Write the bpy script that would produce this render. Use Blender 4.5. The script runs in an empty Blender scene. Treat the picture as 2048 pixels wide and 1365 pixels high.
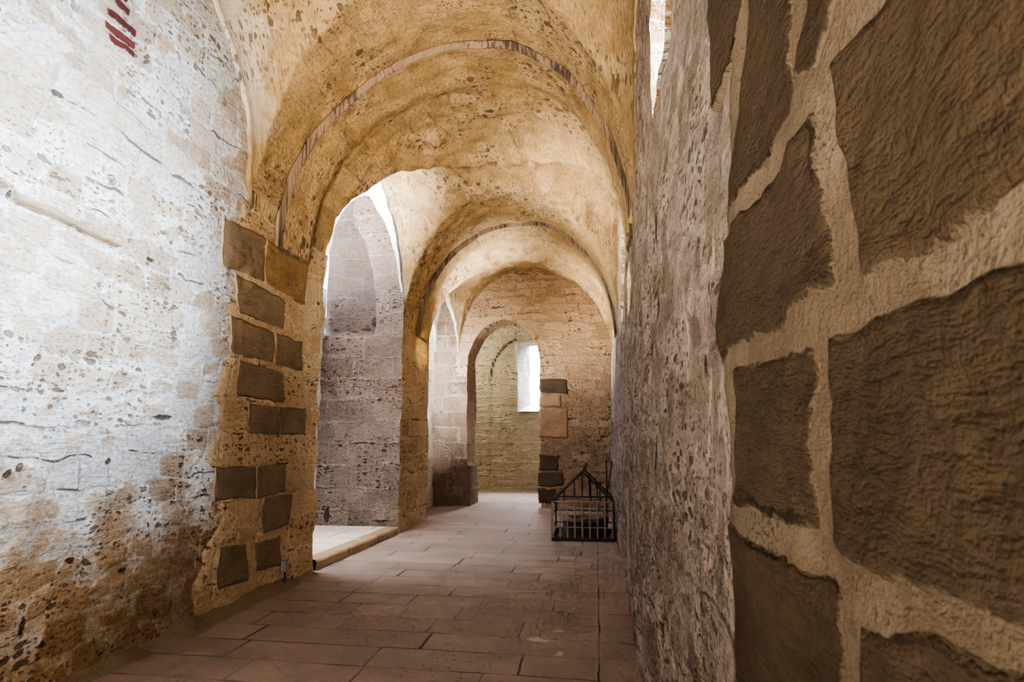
import bpy, math, random
import numpy as np
from mathutils import Vector, Matrix

random.seed(4)
C = bpy.context.scene.collection
PI = math.pi

# ------------------------------------------------------------------ camera model (also used to measure the place)
F_PX, CX, CY, H_CAM = 1300.0, 1024.0, 682.5, 1.5
_a = (1192 - CX) / F_PX
_b = -(880 - CY) / F_PX
_n = math.sqrt(1 + _a * _a + _b * _b)
YAW = math.asin(_a / _n)
PITCH = math.asin(-_b / _n / math.cos(YAW))
RV = np.array([math.cos(YAW), math.sin(YAW), 0.0])
FV = np.array([-math.cos(PITCH) * math.sin(YAW), math.cos(PITCH) * math.cos(YAW), math.sin(PITCH)])
UV_ = np.cross(RV, FV)
EYE = np.array([0.0, 0.0, H_CAM])


def survey(u, v, n, c):
    """the point of the plane n.p = c that was sighted at (u, v)"""
    d = (u - CX) / F_PX * RV - (v - CY) / F_PX * UV_ + FV
    n = np.array(n, float)
    t = (c - n @ EYE) / (n @ d)
    return EYE + t * d


# ------------------------------------------------------------------ numpy noise
def _hash(i, j, k, s):
    h = (i * 374761393 + j * 668265263 + k * 2147483647 + s * 974634777) & 0xFFFFFFFF
    h = ((h ^ (h >> 13)) * 1274126177) & 0xFFFFFFFF
    h = (h ^ (h >> 16)) & 0xFFFFFFFF
    return h.astype(np.float64) / 4294967295.0 * 2 - 1


def vnoise(P, seed=0):
    I = np.floor(P).astype(np.int64)
    f = P - I
    f = f * f * f * (f * (f * 6 - 15) + 10)
    out = 0
    for dx in (0, 1):
        for dy in (0, 1):
            for dz in (0, 1):
                w = (f[:, 0] if dx else 1 - f[:, 0]) * (f[:, 1] if dy else 1 - f[:, 1]) * (f[:, 2] if dz else 1 - f[:, 2])
                out = out + w * _hash(I[:, 0] + dx, I[:, 1] + dy, I[:, 2] + dz, seed)
    return out


def wobble(P, amp=1.0):
    """one displacement field for the whole building, so that neighbours stay joined"""
    D = np.zeros_like(P)
    for ax in range(3):
        D[:, ax] = (0.020 * vnoise(P * 1.3, 11 + ax) + 0.013 * vnoise(P * 4.0, 21 + ax) + 0.008 * vnoise(P * 10.0, 31 + ax)
                    + 0.004 * vnoise(P * 22.0, 41 + ax))
    return D * amp


# ------------------------------------------------------------------ mesh helpers
def mesh_obj(name, verts, faces, mat=None, parent=None, uvs=None, attrs=None, smooth=True, uv2=None):
    me = bpy.data.meshes.new(name)
    V = np.asarray(verts, np.float32)
    Fq = np.asarray(faces, np.int32)
    me.vertices.add(len(V))
    me.vertices.foreach_set('co', V.ravel())
    k = Fq.shape[1]
    me.loops.add(Fq.size)
    me.loops.foreach_set('vertex_index', Fq.ravel())
    me.polygons.add(len(Fq))
    me.polygons.foreach_set('loop_start', np.arange(0, Fq.size, k, dtype=np.int32))
    me.polygons.foreach_set('loop_total', np.full(len(Fq), k, np.int32))
    me.polygons.foreach_set('use_smooth', np.full(len(Fq), smooth))
    me.update(calc_edges=True)
    if uvs is not None:
        ul = me.uv_layers.new(name='UVMap')
        ul.data.foreach_set('uv', np.asarray(uvs, np.float32)[Fq.ravel()].ravel())
    if uv2 is not None:
        ul = me.uv_layers.new(name='Warped')
        ul.data.foreach_set('uv', np.asarray(uv2, np.float32)[Fq.ravel()].ravel())
    for an, av in (attrs or {}).items():
        at = me.attributes.new(an, 'FLOAT', 'POINT')
        at.data.foreach_set('value', np.asarray(av, np.float32).ravel())
    if mat is not None:
        me.materials.append(mat)
    o = bpy.data.objects.new(name, me)
    C.objects.link(o)
    if parent is not None:
        o.parent = parent
    return o


class Shell:
    """collects grids (P: n x m x 3, UV: n x m x 2) into one mesh"""
    def __init__(self):
        self.V, self.F, self.U, self.A, self.n = [], [], [], {}, 0

    def grid(self, P, UV, keep=None, amp=1.0, flip=False, **attrs):
        n, m = P.shape[:2]
        Q = P.reshape(-1, 3).astype(float)
        if amp:
            Q = Q + wobble(Q, amp)
        idx = np.arange(n * m).reshape(n, m) + self.n
        f = np.stack([idx[:-1, :-1], idx[1:, :-1], idx[1:, 1:], idx[:-1, 1:]], -1).reshape(-1, 4)
        if flip:
            f = f[:, ::-1]
        if keep is not None:
            f = f[keep.reshape(-1)]
        self.V.append(Q)
        self.F.append(f)
        self.U.append(UV.reshape(-1, 2))
        for k in set(self.A) | set(attrs):
            if k not in self.A:
                self.A[k] = [np.zeros(self.n)] if self.n else []
            self.A[k].append(np.asarray(attrs[k]).reshape(-1) if k in attrs else np.zeros(n * m))
        self.n += n * m

    def build(self, name, mat, parent=None):
        P = np.concatenate(self.V)
        A = {k: np.concatenate(v) for k, v in self.A.items()}
        A['na'] = 0.5 + 0.30 * (vnoise(P * 0.9, 101) + 0.5 * vnoise(P * 2.1, 102))
        A['nb'] = 0.5 + 0.30 * (vnoise(P * 3.1, 103) + 0.6 * vnoise(P * 6.3, 104) + 0.4 * vnoise(P * 12.0, 105))
        A['nc'] = 0.5 + 0.30 * (vnoise(P * 2.2, 106) + 0.5 * vnoise(P * 4.7, 107))
        A['lump'] = 0.5 + 0.45 * vnoise(P * np.array([7.0, 7.0, 9.0]), 114)
        U = np.concatenate(self.U)
        W = U + np.stack([0.05 * vnoise(P * 1.6, 108 + i) + 0.022 * vnoise(P * 6.0, 110 + i) + 0.012 * vnoise(P * 13.0, 112 + i) for i in range(2)], -1)
        return mesh_obj(name, P, np.concatenate(self.F), mat, parent, U, A, uv2=W)


def span(a, b, step):
    return np.linspace(a, b, max(2, int(round(abs(b - a) / step)) + 1))


def pts(*parts):
    return np.unique(np.round(np.concatenate([np.atleast_1d(p) for p in parts]), 5))


def arch_spaced(a, b, n):
    return (a + b) / 2 - (b - a) / 2 * np.cos(np.linspace(0, PI, n))


def tag(o, label=None, cat=None, group=None, kind=None):
    for k, v in (('label', label), ('category', cat), ('group', group), ('kind', kind)):
        if v:
            o[k] = v
    return o


def empty(name, loc, label, cat, group=None):
    o = bpy.data.objects.new(name, None)
    o.location = loc
    o.empty_display_size = 0.1
    C.objects.link(o)
    return tag(o, label, cat, group)


class MB:
    """small hard things: boxes along a line, tubes"""
    def __init__(self):
        self.V, self.F = [], []

    def bar(self, p0, p1, w, d, up=(0, 0, 1), bev=0.22):
        p0, p1 = np.array(p0, float), np.array(p1, float)
        t = p1 - p0
        t /= np.linalg.norm(t)
        up = np.array(up, float)
        if abs(t @ up) > 0.95:
            up = np.array([0, 1.0, 0])
        s = np.cross(t, up)
        s /= np.linalg.norm(s)
        r = np.cross(s, t)
        b = bev * min(w, d)
        prof = [(-w / 2 + b, -d / 2), (w / 2 - b, -d / 2), (w / 2, -d / 2 + b), (w / 2, d / 2 - b), (w / 2 - b, d / 2), (-w / 2 + b, d / 2),
                (-w / 2, d / 2 - b), (-w / 2, -d / 2 + b)]
        k = len(self.V)
        L = np.linalg.norm(p1 - p0)
        e = min(b, L * 0.2)
        for q, sc in ((p0, 0.8), (p0 + t * e, 1), (p1 - t * e, 1), (p1, 0.8)):
            for x, y in prof:
                self.V.append(q + s * x * sc + r * y * sc)
        for j in range(3):
            for i in range(8):
                a, c = k + j * 8 + i, k + j * 8 + (i + 1) % 8
                self.F.append((a, c, c + 8, a + 8))
        for base in (k, k + 24):
            for i in (0, 2, 4):
                pass
            c4 = [(0, 1, 2, 3), (0, 3, 4, 7), (4, 5, 6, 7)]
            for q in c4:
                self.F.append(tuple(base + i for i in (q if base != k else q[::-1])))

    def tube(self, path, rad, n=10):
        path = [np.array(p, float) for p in path]
        k = len(self.V)
        rads = rad if hasattr(rad, '__len__') else [rad] * len(path)
        for i, p in enumerate(path):
            t = path[min(i + 1, len(path) - 1)] - path[max(i - 1, 0)]
            t /= np.linalg.norm(t)
            ref = np.array([0, 0, 1.0]) if abs(t[2]) < 0.9 else np.array([1.0, 0, 0])
            s = np.cross(t, ref)
            s /= np.linalg.norm(s)
            r = np.cross(s, t)
            for j in range(n):
                a = 2 * PI * j / n
                self.V.append(p + rads[i] * (math.cos(a) * s + math.sin(a) * r))
        for i in range(len(path) - 1):
            for j in range(n):
                a, b = k + i * n + j, k + i * n + (j + 1) % n
                self.F.append((a, b, b + n, a + n))
        for i, p in ((0, path[0]), (len(path) - 1, path[-1])):
            c = len(self.V)
            self.V.append(p)
            for j in range(n):
                a, b = k + i * n + j, k + i * n + (j + 1) % n
                self.F.append((a, b, c, c))

    def build(self, name, mat, parent=None, off=(0, 0, 0), smooth=False):
        V = np.array(self.V) - np.array(off, float)
        me = bpy.data.meshes.new(name)
        me.from_pydata([tuple(v) for v in V], [], [tuple(dict.fromkeys(f)) for f in self.F])
        me.materials.append(mat)
        for p in me.polygons:
            p.use_smooth = smooth
        o = bpy.data.objects.new(name, me)
        C.objects.link(o)
        if parent is not None:
            o.parent = parent
        return o


# ------------------------------------------------------------------ node helper
class NT:
    def __init__(self, name):
        self.m = bpy.data.materials.new(name)
        self.m.use_nodes = True
        self.t = self.m.node_tree
        self.t.nodes.clear()
        self.out = self.t.nodes.new('ShaderNodeOutputMaterial')
        self.b = self.t.nodes.new('ShaderNodeBsdfPrincipled')
        self.t.links.new(self.b.outputs[0], self.out.inputs[0])

    def new(self, typ, ins=None, **props):
        n = self.t.nodes.new(typ)
        for k, v in props.items():
            setattr(n, k, v)
        for k, v in (ins or {}).items():
            self.put(n.inputs[k], v)
        return n

    def put(self, sock, v):
        if isinstance(v, bpy.types.NodeSocket):
            self.t.links.new(v, sock)
        elif v is not None:
            if hasattr(sock.default_value, '__len__') and not hasattr(v, '__len__'):
                v = (v, v, v, 1)[:len(sock.default_value)]
            if hasattr(v, '__len__') and len(v) == 3 and len(sock.default_value) == 4:
                v = (*v, 1)
            sock.default_value = v

    def math(self, op, a, b=None, c=None, clamp=False):
        n = self.t.nodes.new('ShaderNodeMath')
        n.operation = op
        n.use_clamp = clamp
        for i, v in enumerate((a, b, c)):
            if v is not None:
                self.put(n.inputs[i], v)
        return n.outputs[0]

    def add(self, a, b): return self.math('ADD', a, b)
    def sub(self, a, b): return self.math('SUBTRACT', a, b)
    def mul(self, a, b): return self.math('MULTIPLY', a, b)

    def vmath(self, op, a, b=None, scale=None):
        n = self.t.nodes.new('ShaderNodeVectorMath')
        n.operation = op
        self.put(n.inputs[0], a)
        if b is not None:
            self.put(n.inputs[1], b)
        if scale is not None:
            self.put(n.inputs['Scale'], scale)
        return n.outputs[0]

    def sstep(self, e0, e1, x):
        n = self.t.nodes.new('ShaderNodeMapRange')
        n.interpolation_type = 'SMOOTHSTEP'
        self.put(n.inputs['Value'], x)
        self.put(n.inputs['From Min'], e0)
        self.put(n.inputs['From Max'], e1)
        return n.outputs[0]

    def ramp(self, x, a, b, c, d):
        n = self.t.nodes.new('ShaderNodeMapRange')
        for k, v in zip(('Value', 'From Min', 'From Max', 'To Min', 'To Max'), (x, a, b, c, d)):
            self.put(n.inputs[k], v)
        return n.outputs[0]

    def noise(self, vec, scale, detail=3, rough=0.55, color=False):
        n = self.new('ShaderNodeTexNoise', {'Vector': vec, 'Scale': scale, 'Detail': detail, 'Roughness': rough}, noise_dimensions='3D')
        return n.outputs['Color' if color else 'Fac']

    def mix(self, f, a, b, mode='MIX'):
        n = self.t.nodes.new('ShaderNodeMix')
        n.data_type = 'RGBA'
        n.blend_type = mode
        self.put(n.inputs[0], f)
        self.put(n.inputs[6], a)
        self.put(n.inputs[7], b)
        return n.outputs[2]

    def sep(self, v):
        n = self.new('ShaderNodeSeparateXYZ', {0: v})
        return n.outputs

    def comb(self, x, y, z=0.0):
        return self.new('ShaderNodeCombineXYZ', {0: x, 1: y, 2: z}).outputs[0]

    def attr(self, name):
        return self.new('ShaderNodeAttribute', attribute_name=name).outputs['Fac']

    def uv(self):
        return self.new('ShaderNodeUVMap', uv_map='UVMap').outputs[0]

    def finish(self, col, height=None, dist=0.02, strength=1.0, rough=0.9, spec=0.25):
        self.put(self.b.inputs['Base Color'], col)
        self.put(self.b.inputs['Roughness'], rough)
        self.put(self.b.inputs['Specular IOR Level'], spec)
        if height is not None:
            bn = self.new('ShaderNodeBump', {'Strength': strength, 'Distance': dist, 'Height': height})
            self.t.links.new(bn.outputs[0], self.b.inputs['Normal'])
        return self.m


def hsvj(c, f):
    return tuple(max(0, min(1, x * f)) for x in c)


def masonry(name, colA, colB, mortar, w=0.45, h=0.22, joint=0.012, plaster=0.06, pit=1.0, gap=1.0, warp=1.0, bump=0.02, lump=0.0, rel=1.0,
            streak=1.0, line=False, marks=False, soft=0.014, pcol=None, rise=None, dark=(0.05, 0.032, 0.02), pdens=0.0, shade=1.0, iso=1.0):
    """coursed porous limestone with smeared mortar; UVMap is in metres, Warped is the same pushed about by noise"""
    T = NT(name)
    uv = T.uv()
    wv = T.new('ShaderNodeUVMap', uv_map='Warped').outputs[0]
    p = T.vmath('ADD', T.vmath('SCALE', uv, scale=1 - warp), T.vmath('SCALE', wv, scale=warp)) if warp != 1 else wv
    na, nb, nc = T.attr('na'), T.attr('nb'), T.attr('nc')
    X, Y, _z = T.sep(p)
    U, V, _z = T.sep(uv)
    rf = T.math('DIVIDE', Y, h)
    r = T.math('FLOOR', rf)
    rr = T.new('ShaderNodeTexWhiteNoise', {'W': r}, noise_dimensions='1D').outputs['Value']
    bu = T.add(T.mul(T.math('DIVIDE', X, w), T.add(0.7, T.mul(rr, 0.7))), T.mul(rr, 13.7))
    c = T.math('FLOOR', bu)
    idn = T.new('ShaderNodeTexWhiteNoise', {'Vector': T.comb(c, r)}, noise_dimensions='2D')
    rid = idn.outputs['Value']
    r2 = T.sep(idn.outputs['Color'])[1]
    dx = T.mul(T.sub(0.5, T.math('ABSOLUTE', T.sub(T.math('FRACT', bu), 0.5))), w)
    dy = T.mul(T.sub(0.5, T.math('ABSOLUTE', T.sub(T.math('FRACT', rf), 0.5))), h)
    d = T.math('SMOOTH_MIN', dx, dy, 0.04)
    fine = T.noise(uv, 26.0, 4, 0.7)
    mid = T.add(nb, T.mul(T.sub(fine, 0.5), 0.35))
    thr = T.add(joint, T.mul(plaster, T.sstep(0.36, 0.72, T.add(mid, T.mul(T.sub(r2, 0.5), 0.35)))))
    dd = T.add(d, T.mul(T.sub(fine, 0.5), 0.045))
    ms = T.sstep(T.sub(thr, soft), T.add(thr, soft), dd)
    st = T.noise(T.comb(T.mul(U, 5.0), T.mul(V, 46.0)), 1.0, 3, 0.75)
    cs = T.mix(rid, colA, colB)
    cs = T.mix(T.mul(T.sstep(0.45, 0.8, mid), 0.5), cs, T.mix(0.5, mortar, colB))
    cm = T.mix(T.sstep(0.35, 0.65, T.add(fine, T.mul(T.sub(nc, 0.5), 0.6))), hsvj(mortar, 0.84), hsvj(mortar, 1.08))
    col = T.mix(ms, cm, cs)
    if pcol is not None:
        pm = T.sstep(0.46, 0.62, T.add(nc, T.mul(T.sub(fine, 0.5), 0.3)))
        col = T.mix(T.mul(pm, 0.75), col, pcol)
    f1 = T.mul(T.ramp(st, 0.3, 0.72, 1 - 0.20 * streak, 1 + 0.13 * streak), T.mul(T.ramp(na, 0.25, 0.75, 1 - 0.16 * shade, 1 + 0.13 * shade), T.ramp(fine, 0.3, 0.7, 0.80, 1.16)))
    col = T.mix(1.0, col, T.comb(f1, f1, f1), 'MULTIPLY')
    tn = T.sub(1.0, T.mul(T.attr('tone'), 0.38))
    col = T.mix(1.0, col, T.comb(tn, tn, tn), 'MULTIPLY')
    # porous holes
    gate = T.sstep(0.42, 0.60, nc)

    def holes(sx, sy, s0, s1, off):
        vv = T.new('ShaderNodeTexVoronoi', {'Vector': T.comb(T.add(T.mul(X, sx), off), T.mul(Y, sy)), 'Scale': 1.0, 'Randomness': 1.0}, voronoi_dimensions='2D')
        rc = T.sep(vv.outputs['Color'])[0]
        size = T.add(s0, T.mul(s1, T.math('POWER', rc, 4.0)))
        dist = T.add(vv.outputs['Distance'], T.mul(T.sub(fine, 0.5), 0.45))
        return T.sstep(T.add(size, 0.05), T.sub(size, 0.03), dist)
    h1 = T.mul(holes(9 * (1 + (iso - 1) * 0.3), 19 / iso, -0.05 + pdens, 0.42, 0), gate)
    h2 = T.mul(holes(21 * (1 + (iso - 1) * 0.3), 44 / iso, -0.01 + pdens, 0.46, 7.3), T.add(0.45, T.mul(gate, 0.55)))
    pits = T.mul(T.math('MAXIMUM', h1, T.mul(h2, 0.9)), pit)
    gp = T.mul(T.sstep(0.016, 0.004, T.add(dy, T.mul(T.sub(fine, 0.5), 0.02))), T.sstep(0.60, 0.70, T.add(T.add(T.mul(nb, 0.6), T.mul(fine, 0.4)), T.mul(T.sub(rid, 0.5), 0.22))))
    gp2 = T.mul(T.sstep(0.012, 0.003, T.add(dx, T.mul(T.sub(fine, 0.5), 0.02))), T.sstep(0.63, 0.72, T.add(T.add(T.mul(nb, 0.6), T.mul(fine, 0.4)), T.mul(T.sub(r2, 0.5), 0.22))))
    # thin slanting cracks that follow the bedding
    cr = T.mul(T.sstep(0.014, 0.002, T.math('ABSOLUTE', T.sub(st, 0.62))), T.sstep(0.44, 0.58, na))
    gp = T.mul(T.math('MAXIMUM', T.math('MAXIMUM', gp, T.mul(gp2, 0.45)), T.mul(cr, 0.75)), gap)
    drk = T.math('MAXIMUM', gp, T.mul(pits, 0.85))
    col = T.mix(drk, col, T.mix(0.12, dark, colA))
    hgt = T.add(T.mul(ms, T.add(0.20 * rel, T.mul(rid, 0.35 * rel))), T.mul(fine, 1.1))
    hgt = T.add(hgt, T.mul(nb, 0.6))
    hgt = T.add(hgt, T.mul(st, 0.28 * streak))
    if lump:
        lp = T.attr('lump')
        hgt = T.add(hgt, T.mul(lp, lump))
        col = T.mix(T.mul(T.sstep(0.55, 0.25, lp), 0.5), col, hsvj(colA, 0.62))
    hgt = T.sub(hgt, T.mul(T.math('MAXIMUM', gp, T.mul(h1, pit)), 0.8))
    if line:
        ln = T.attr('line')
        lm = T.sstep(0.25, 0.5, T.add(ln, T.mul(T.sub(mid, 0.5), 0.6)))
        lg = T.mix(T.sstep(0.54, 0.62, T.add(fine, T.mul(T.sub(nb, 0.5), 0.5))), (0.30, 0.215, 0.155), (0.085, 0.06, 0.05))
        col = T.mix(T.mul(lm, 0.95), col, lg)
        hgt = T.sub(hgt, T.mul(lm, 0.3))
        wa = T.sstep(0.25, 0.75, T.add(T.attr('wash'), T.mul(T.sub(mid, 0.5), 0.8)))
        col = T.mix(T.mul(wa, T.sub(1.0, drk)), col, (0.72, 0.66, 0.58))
    if marks:
        mk = T.attr('mark')
        mm = T.sstep(0.42, 0.60, T.add(mk, T.mul(T.sub(fine, 0.5), 0.9)))
        col = T.mix(T.mul(mm, 0.88), col, (0.04, 0.025, 0.017))
        hgt = T.sub(hgt, T.mul(mm, 0.8))
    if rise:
        # whiter plaster high up, dirt along the foot; fading daylight painted in too
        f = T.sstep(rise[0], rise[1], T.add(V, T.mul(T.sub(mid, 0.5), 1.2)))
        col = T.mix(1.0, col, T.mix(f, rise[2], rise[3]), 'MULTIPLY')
    return T.finish(col, hgt, bump, 1.0, 0.92, 0.2)


def block_mat(name, colA, colB, mortar, edge=0.012, rag=0.03, grain=1.0, tool=(6, 60), bump=0.012, streak=0.5, out=0.5):
    T = NT(name)
    uv = T.uv()
    U, V, _z = T.sep(uv)
    sd = T.attr('sd')
    nb = T.attr('nb')
    info = T.new('ShaderNodeObjectInfo').outputs['Random']
    fine = T.noise(uv, 24.0, 5, 0.75)
    st = T.noise(T.comb(T.mul(U, tool[0]), T.mul(V, tool[1])), 1.0, 3, 0.7)
    col = T.mix(info, colA, colB)
    f = T.mul(T.ramp(T.add(T.mul(st, streak), T.mul(fine, 1 - streak)), 0.3, 0.7, 0.70, 1.26), T.ramp(nb, 0.2, 0.8, 0.82, 1.15))
    col = T.mix(1.0, col, T.comb(f, f, f), 'MULTIPLY')
    e = T.add(sd, T.mul(T.sub(fine, 0.5), rag * 2))
    m = T.sstep(edge + 0.004, edge - 0.004, e)
    dk = T.mul(T.sstep(0.008, 0.0, T.math('ABSOLUTE', T.sub(e, edge + 0.006))), T.sstep(0.52, 0.66, nb))
    cm = T.mix(T.sstep(0.3, 0.7, fine), hsvj(mortar, 0.75), hsvj(mortar, 1.12))
    col = T.mix(m, col, cm)
    col = T.mix(T.mul(dk, out), col, (0.03, 0.02, 0.014))
    hgt = T.add(T.mul(st, 0.8 * grain), T.mul(fine, 0.9))
    hgt = T.add(T.sub(hgt, T.mul(dk, 0.6)), T.mul(m, 0.25))
    return T.finish(col, hgt, bump, 1.0, 0.93, 0.15)


def paving(name, colA, colB, w=0.98, h=0.40, strip=None):
    T = NT(name)
    uv = T.uv()
    na, nb, nc = T.attr('na'), T.attr('nb'), T.attr('nc')
    wv = T.new('ShaderNodeUVMap', uv_map='Warped').outputs[0]
    p = T.vmath('ADD', T.vmath('SCALE', uv, scale=0.88), T.vmath('SCALE', wv, scale=0.12))
    X, Y, _z = T.sep(p)
    Y = T.add(Y, T.mul(X, 0.045))

    def rows(X, Y, w, h, k):
        rf = T.math('DIVIDE', Y, h)
        r = T.math('FLOOR', rf)
        rr = T.new('ShaderNodeTexWhiteNoise', {'W': T.add(r, k)}, noise_dimensions='1D').outputs['Value']
        bu = T.add(T.mul(T.math('DIVIDE', X, w), T.add(0.6, T.mul(rr, 0.9))), T.mul(rr, 17.3))
        c = T.math('FLOOR', bu)
        rid = T.new('ShaderNodeTexWhiteNoise', {'Vector': T.comb(c, T.add(r, k))}, noise_dimensions='2D').outputs['Value']
        dx = T.mul(T.sub(0.5, T.math('ABSOLUTE', T.sub(T.math('FRACT', bu), 0.5))), w)
        dy = T.mul(T.sub(0.5, T.math('ABSOLUTE', T.sub(T.math('FRACT', rf), 0.5))), h)
        return T.math('MINIMUM', dx, dy), rid
    d, rid = rows(X, Y, w, h, 0)
    if strip is not None:
        d2, rid2 = rows(Y, T.sub(X, strip), 0.6, 0.5, 91)
        side = T.math('GREATER_THAN', X, strip)
        edge = T.math('ABSOLUTE', T.sub(X, strip))
        d = T.math('MINIMUM', T.add(T.mul(d, T.sub(1.0, side)), T.mul(d2, side)), edge)
        rid = T.add(T.mul(rid, T.sub(1.0, side)), T.mul(rid2, side))
    fine = T.noise(uv, 40.0, 4, 0.7)
    mid = T.add(nb, T.mul(T.sub(fine, 0.5), 0.5))
    col = T.mix(rid, colA, colB)
    col = T.mix(1.0, col, T.comb(*[T.ramp(T.add(T.mul(mid, 0.7), T.mul(fine, 0.3)), 0.3, 0.7, 0.82, 1.16)] * 3), 'MULTIPLY')
    jn = T.sstep(0.011, 0.002, T.add(d, T.mul(T.sub(fine, 0.5), 0.009)))
    vis = T.sstep(0.45, 0.65, nc)
    jv = T.mul(jn, T.add(0.30, T.mul(vis, 0.62)))
    col = T.mix(jv, col, (0.055, 0.036, 0.028))
    vv = T.new('ShaderNodeTexVoronoi', {'Vector': T.comb(T.mul(X, 9), T.mul(Y, 9)), 'Scale': 1.0}, voronoi_dimensions='2D')
    sp = T.sstep(0.10, 0.05, T.add(vv.outputs['Distance'], T.mul(T.sub(fine, 0.5), 0.05)))
    sp = T.mul(sp, T.sstep(0.55, 0.7, na))
    col = T.mix(T.mul(sp, 0.55), col, (0.06, 0.04, 0.03))
    wt = T.attr('chalk')
    wm = T.sstep(0.35, 0.6, T.add(wt, T.mul(T.sub(fine, 0.5), 0.9)))
    col = T.mix(T.mul(wm, 0.5), col, (0.62, 0.58, 0.58))
    hgt = T.add(T.mul(rid, 0.25), T.add(T.mul(mid, 0.5), T.mul(fine, 0.15)))
    hgt = T.sub(hgt, T.add(T.mul(jv, 1.0), T.mul(sp, 0.4)))
    ro = T.ramp(mid, 0.3, 0.7, 0.68, 0.85)
    return T.finish(col, hgt, 0.010, 0.8, ro, 0.2)


def plain(name, col, rough=0.6, metal=0.0, var=0.25, scale=30, bump=0.002, col2=None):
    T = NT(name)
    tc = T.new('ShaderNodeTexCoord').outputs['Object']
    n = T.noise(tc, scale, 5, 0.65)
    c = T.mix(T.sstep(0.35, 0.65, n), col, col2 or hsvj(col, 1 - var))
    T.b.inputs['Metallic'].default_value = metal
    return T.finish(c, n, bump, 0.7, rough, 0.35)


def emit(name, col, s):
    T = NT(name)
    T.put(T.b.inputs['Base Color'], (0, 0, 0, 1))
    T.put(T.b.inputs['Emission Color'], col)
    T.b.inputs['Emission Strength'].default_value = s
    return T.m


M = {}
SAND, SAND2 = (0.50, 0.33, 0.165), (0.62, 0.45, 0.26)
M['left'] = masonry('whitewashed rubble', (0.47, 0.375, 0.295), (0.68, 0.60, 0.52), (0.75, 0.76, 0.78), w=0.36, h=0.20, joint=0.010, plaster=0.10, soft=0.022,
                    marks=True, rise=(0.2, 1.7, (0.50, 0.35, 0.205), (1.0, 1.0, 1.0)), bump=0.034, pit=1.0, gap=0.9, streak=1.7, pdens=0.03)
M['pier'] = masonry('sand ashlar', (0.50, 0.345, 0.19), (0.63, 0.475, 0.295), (0.66, 0.51, 0.33), w=0.55, h=0.31, joint=0.006, plaster=0.03, warp=0.6, marks=True, bump=0.026)
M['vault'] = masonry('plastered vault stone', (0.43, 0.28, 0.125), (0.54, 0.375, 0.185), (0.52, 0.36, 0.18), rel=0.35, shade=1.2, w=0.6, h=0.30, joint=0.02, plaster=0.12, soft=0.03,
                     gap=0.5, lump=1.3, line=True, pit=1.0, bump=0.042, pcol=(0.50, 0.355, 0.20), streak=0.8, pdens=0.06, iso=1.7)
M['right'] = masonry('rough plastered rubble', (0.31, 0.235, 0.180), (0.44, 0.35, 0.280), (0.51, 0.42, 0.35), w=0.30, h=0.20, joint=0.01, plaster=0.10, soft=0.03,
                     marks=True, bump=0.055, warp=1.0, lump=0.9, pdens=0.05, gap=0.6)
M['end'] = masonry('coursed end wall stone', (0.40, 0.255, 0.145), (0.55, 0.375, 0.23), (0.47, 0.33, 0.20), w=0.40, h=0.20, joint=0.008, plaster=0.05, soft=0.02, bump=0.04, gap=1.2)
M['grey'] = masonry('grey mauve ashlar', (0.19, 0.140, 0.114), (0.27, 0.205, 0.170), (0.33, 0.265, 0.23), w=0.75, h=0.36, joint=0.006, plaster=0.02, warp=0.45,
                    marks=True, pit=1.2, bump=0.034, pdens=0.03)
M['pillar'] = masonry('brown ashlar', (0.17, 0.118, 0.080), (0.255, 0.185, 0.132), (0.36, 0.28, 0.215), w=0.55, h=0.36, joint=0.006, plaster=0.02, warp=0.4, bump=0.024)
M['far'] = masonry('yellow limewashed wall', (0.46, 0.37, 0.25), (0.54, 0.45, 0.32), (0.56, 0.47, 0.34), w=0.40, h=0.20, joint=0.01, plaster=0.08, soft=0.02, marks=True, bump=0.03)
M['white'] = masonry('bright plastered stone', (0.74, 0.69, 0.62), (0.80, 0.76, 0.70), (0.82, 0.79, 0.75), w=0.5, h=0.26, joint=0.01, plaster=0.08, bump=0.02, gap=0.3, pit=0.6)
M['reveal'] = masonry('sunlit window stone', (0.26, 0.14, 0.065), (0.46, 0.30, 0.18), (0.66, 0.56, 0.45), w=0.4, h=0.14, joint=0.008, plaster=0.06, bump=0.03)
M['floor'] = paving('worn paving', (0.232, 0.176, 0.144), (0.295, 0.226, 0.188), strip=-0.005)
M['slab'] = paving('pale threshold paving', (0.56, 0.47, 0.38), (0.64, 0.56, 0.47), w=0.7, h=0.5)
M['kerb'] = block_mat('kerb stone', (0.30, 0.20, 0.12), (0.38, 0.26, 0.16), (0.5, 0.4, 0.28), edge=0.0, rag=0.006)
M['quoin'] = block_mat('dark brown sandstone', (0.185, 0.140, 0.092), (0.24, 0.183, 0.122), (0.50, 0.40, 0.29), edge=0.004, rag=0.010, bump=0.014)
M['big'] = block_mat('big brown sandstone', (0.066, 0.046, 0.027), (0.090, 0.063, 0.038), (0.180, 0.135, 0.090), edge=0.006, rag=0.030, tool=(9, 30), bump=0.030, grain=1.3)
M['brick'] = block_mat('dark red brick', (0.070, 0.020, 0.022), (0.095, 0.026, 0.026), (0.5, 0.45, 0.42), edge=0.001, rag=0.012)
M['quoin2'] = block_mat('ochre sandstone', (0.25, 0.165, 0.075), (0.28, 0.185, 0.09), (0.50, 0.38, 0.24), edge=0.004, rag=0.008)
M['quoin3'] = block_mat('sooty brown sandstone', (0.088, 0.062, 0.040), (0.125, 0.090, 0.060), (0.40, 0.31, 0.22), edge=0.003, rag=0.010)
M['tan'] = block_mat('tan dressed stone', (0.33, 0.20, 0.11), (0.38, 0.24, 0.14), (0.4, 0.28, 0.17), edge=0.002, rag=0.01)
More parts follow.
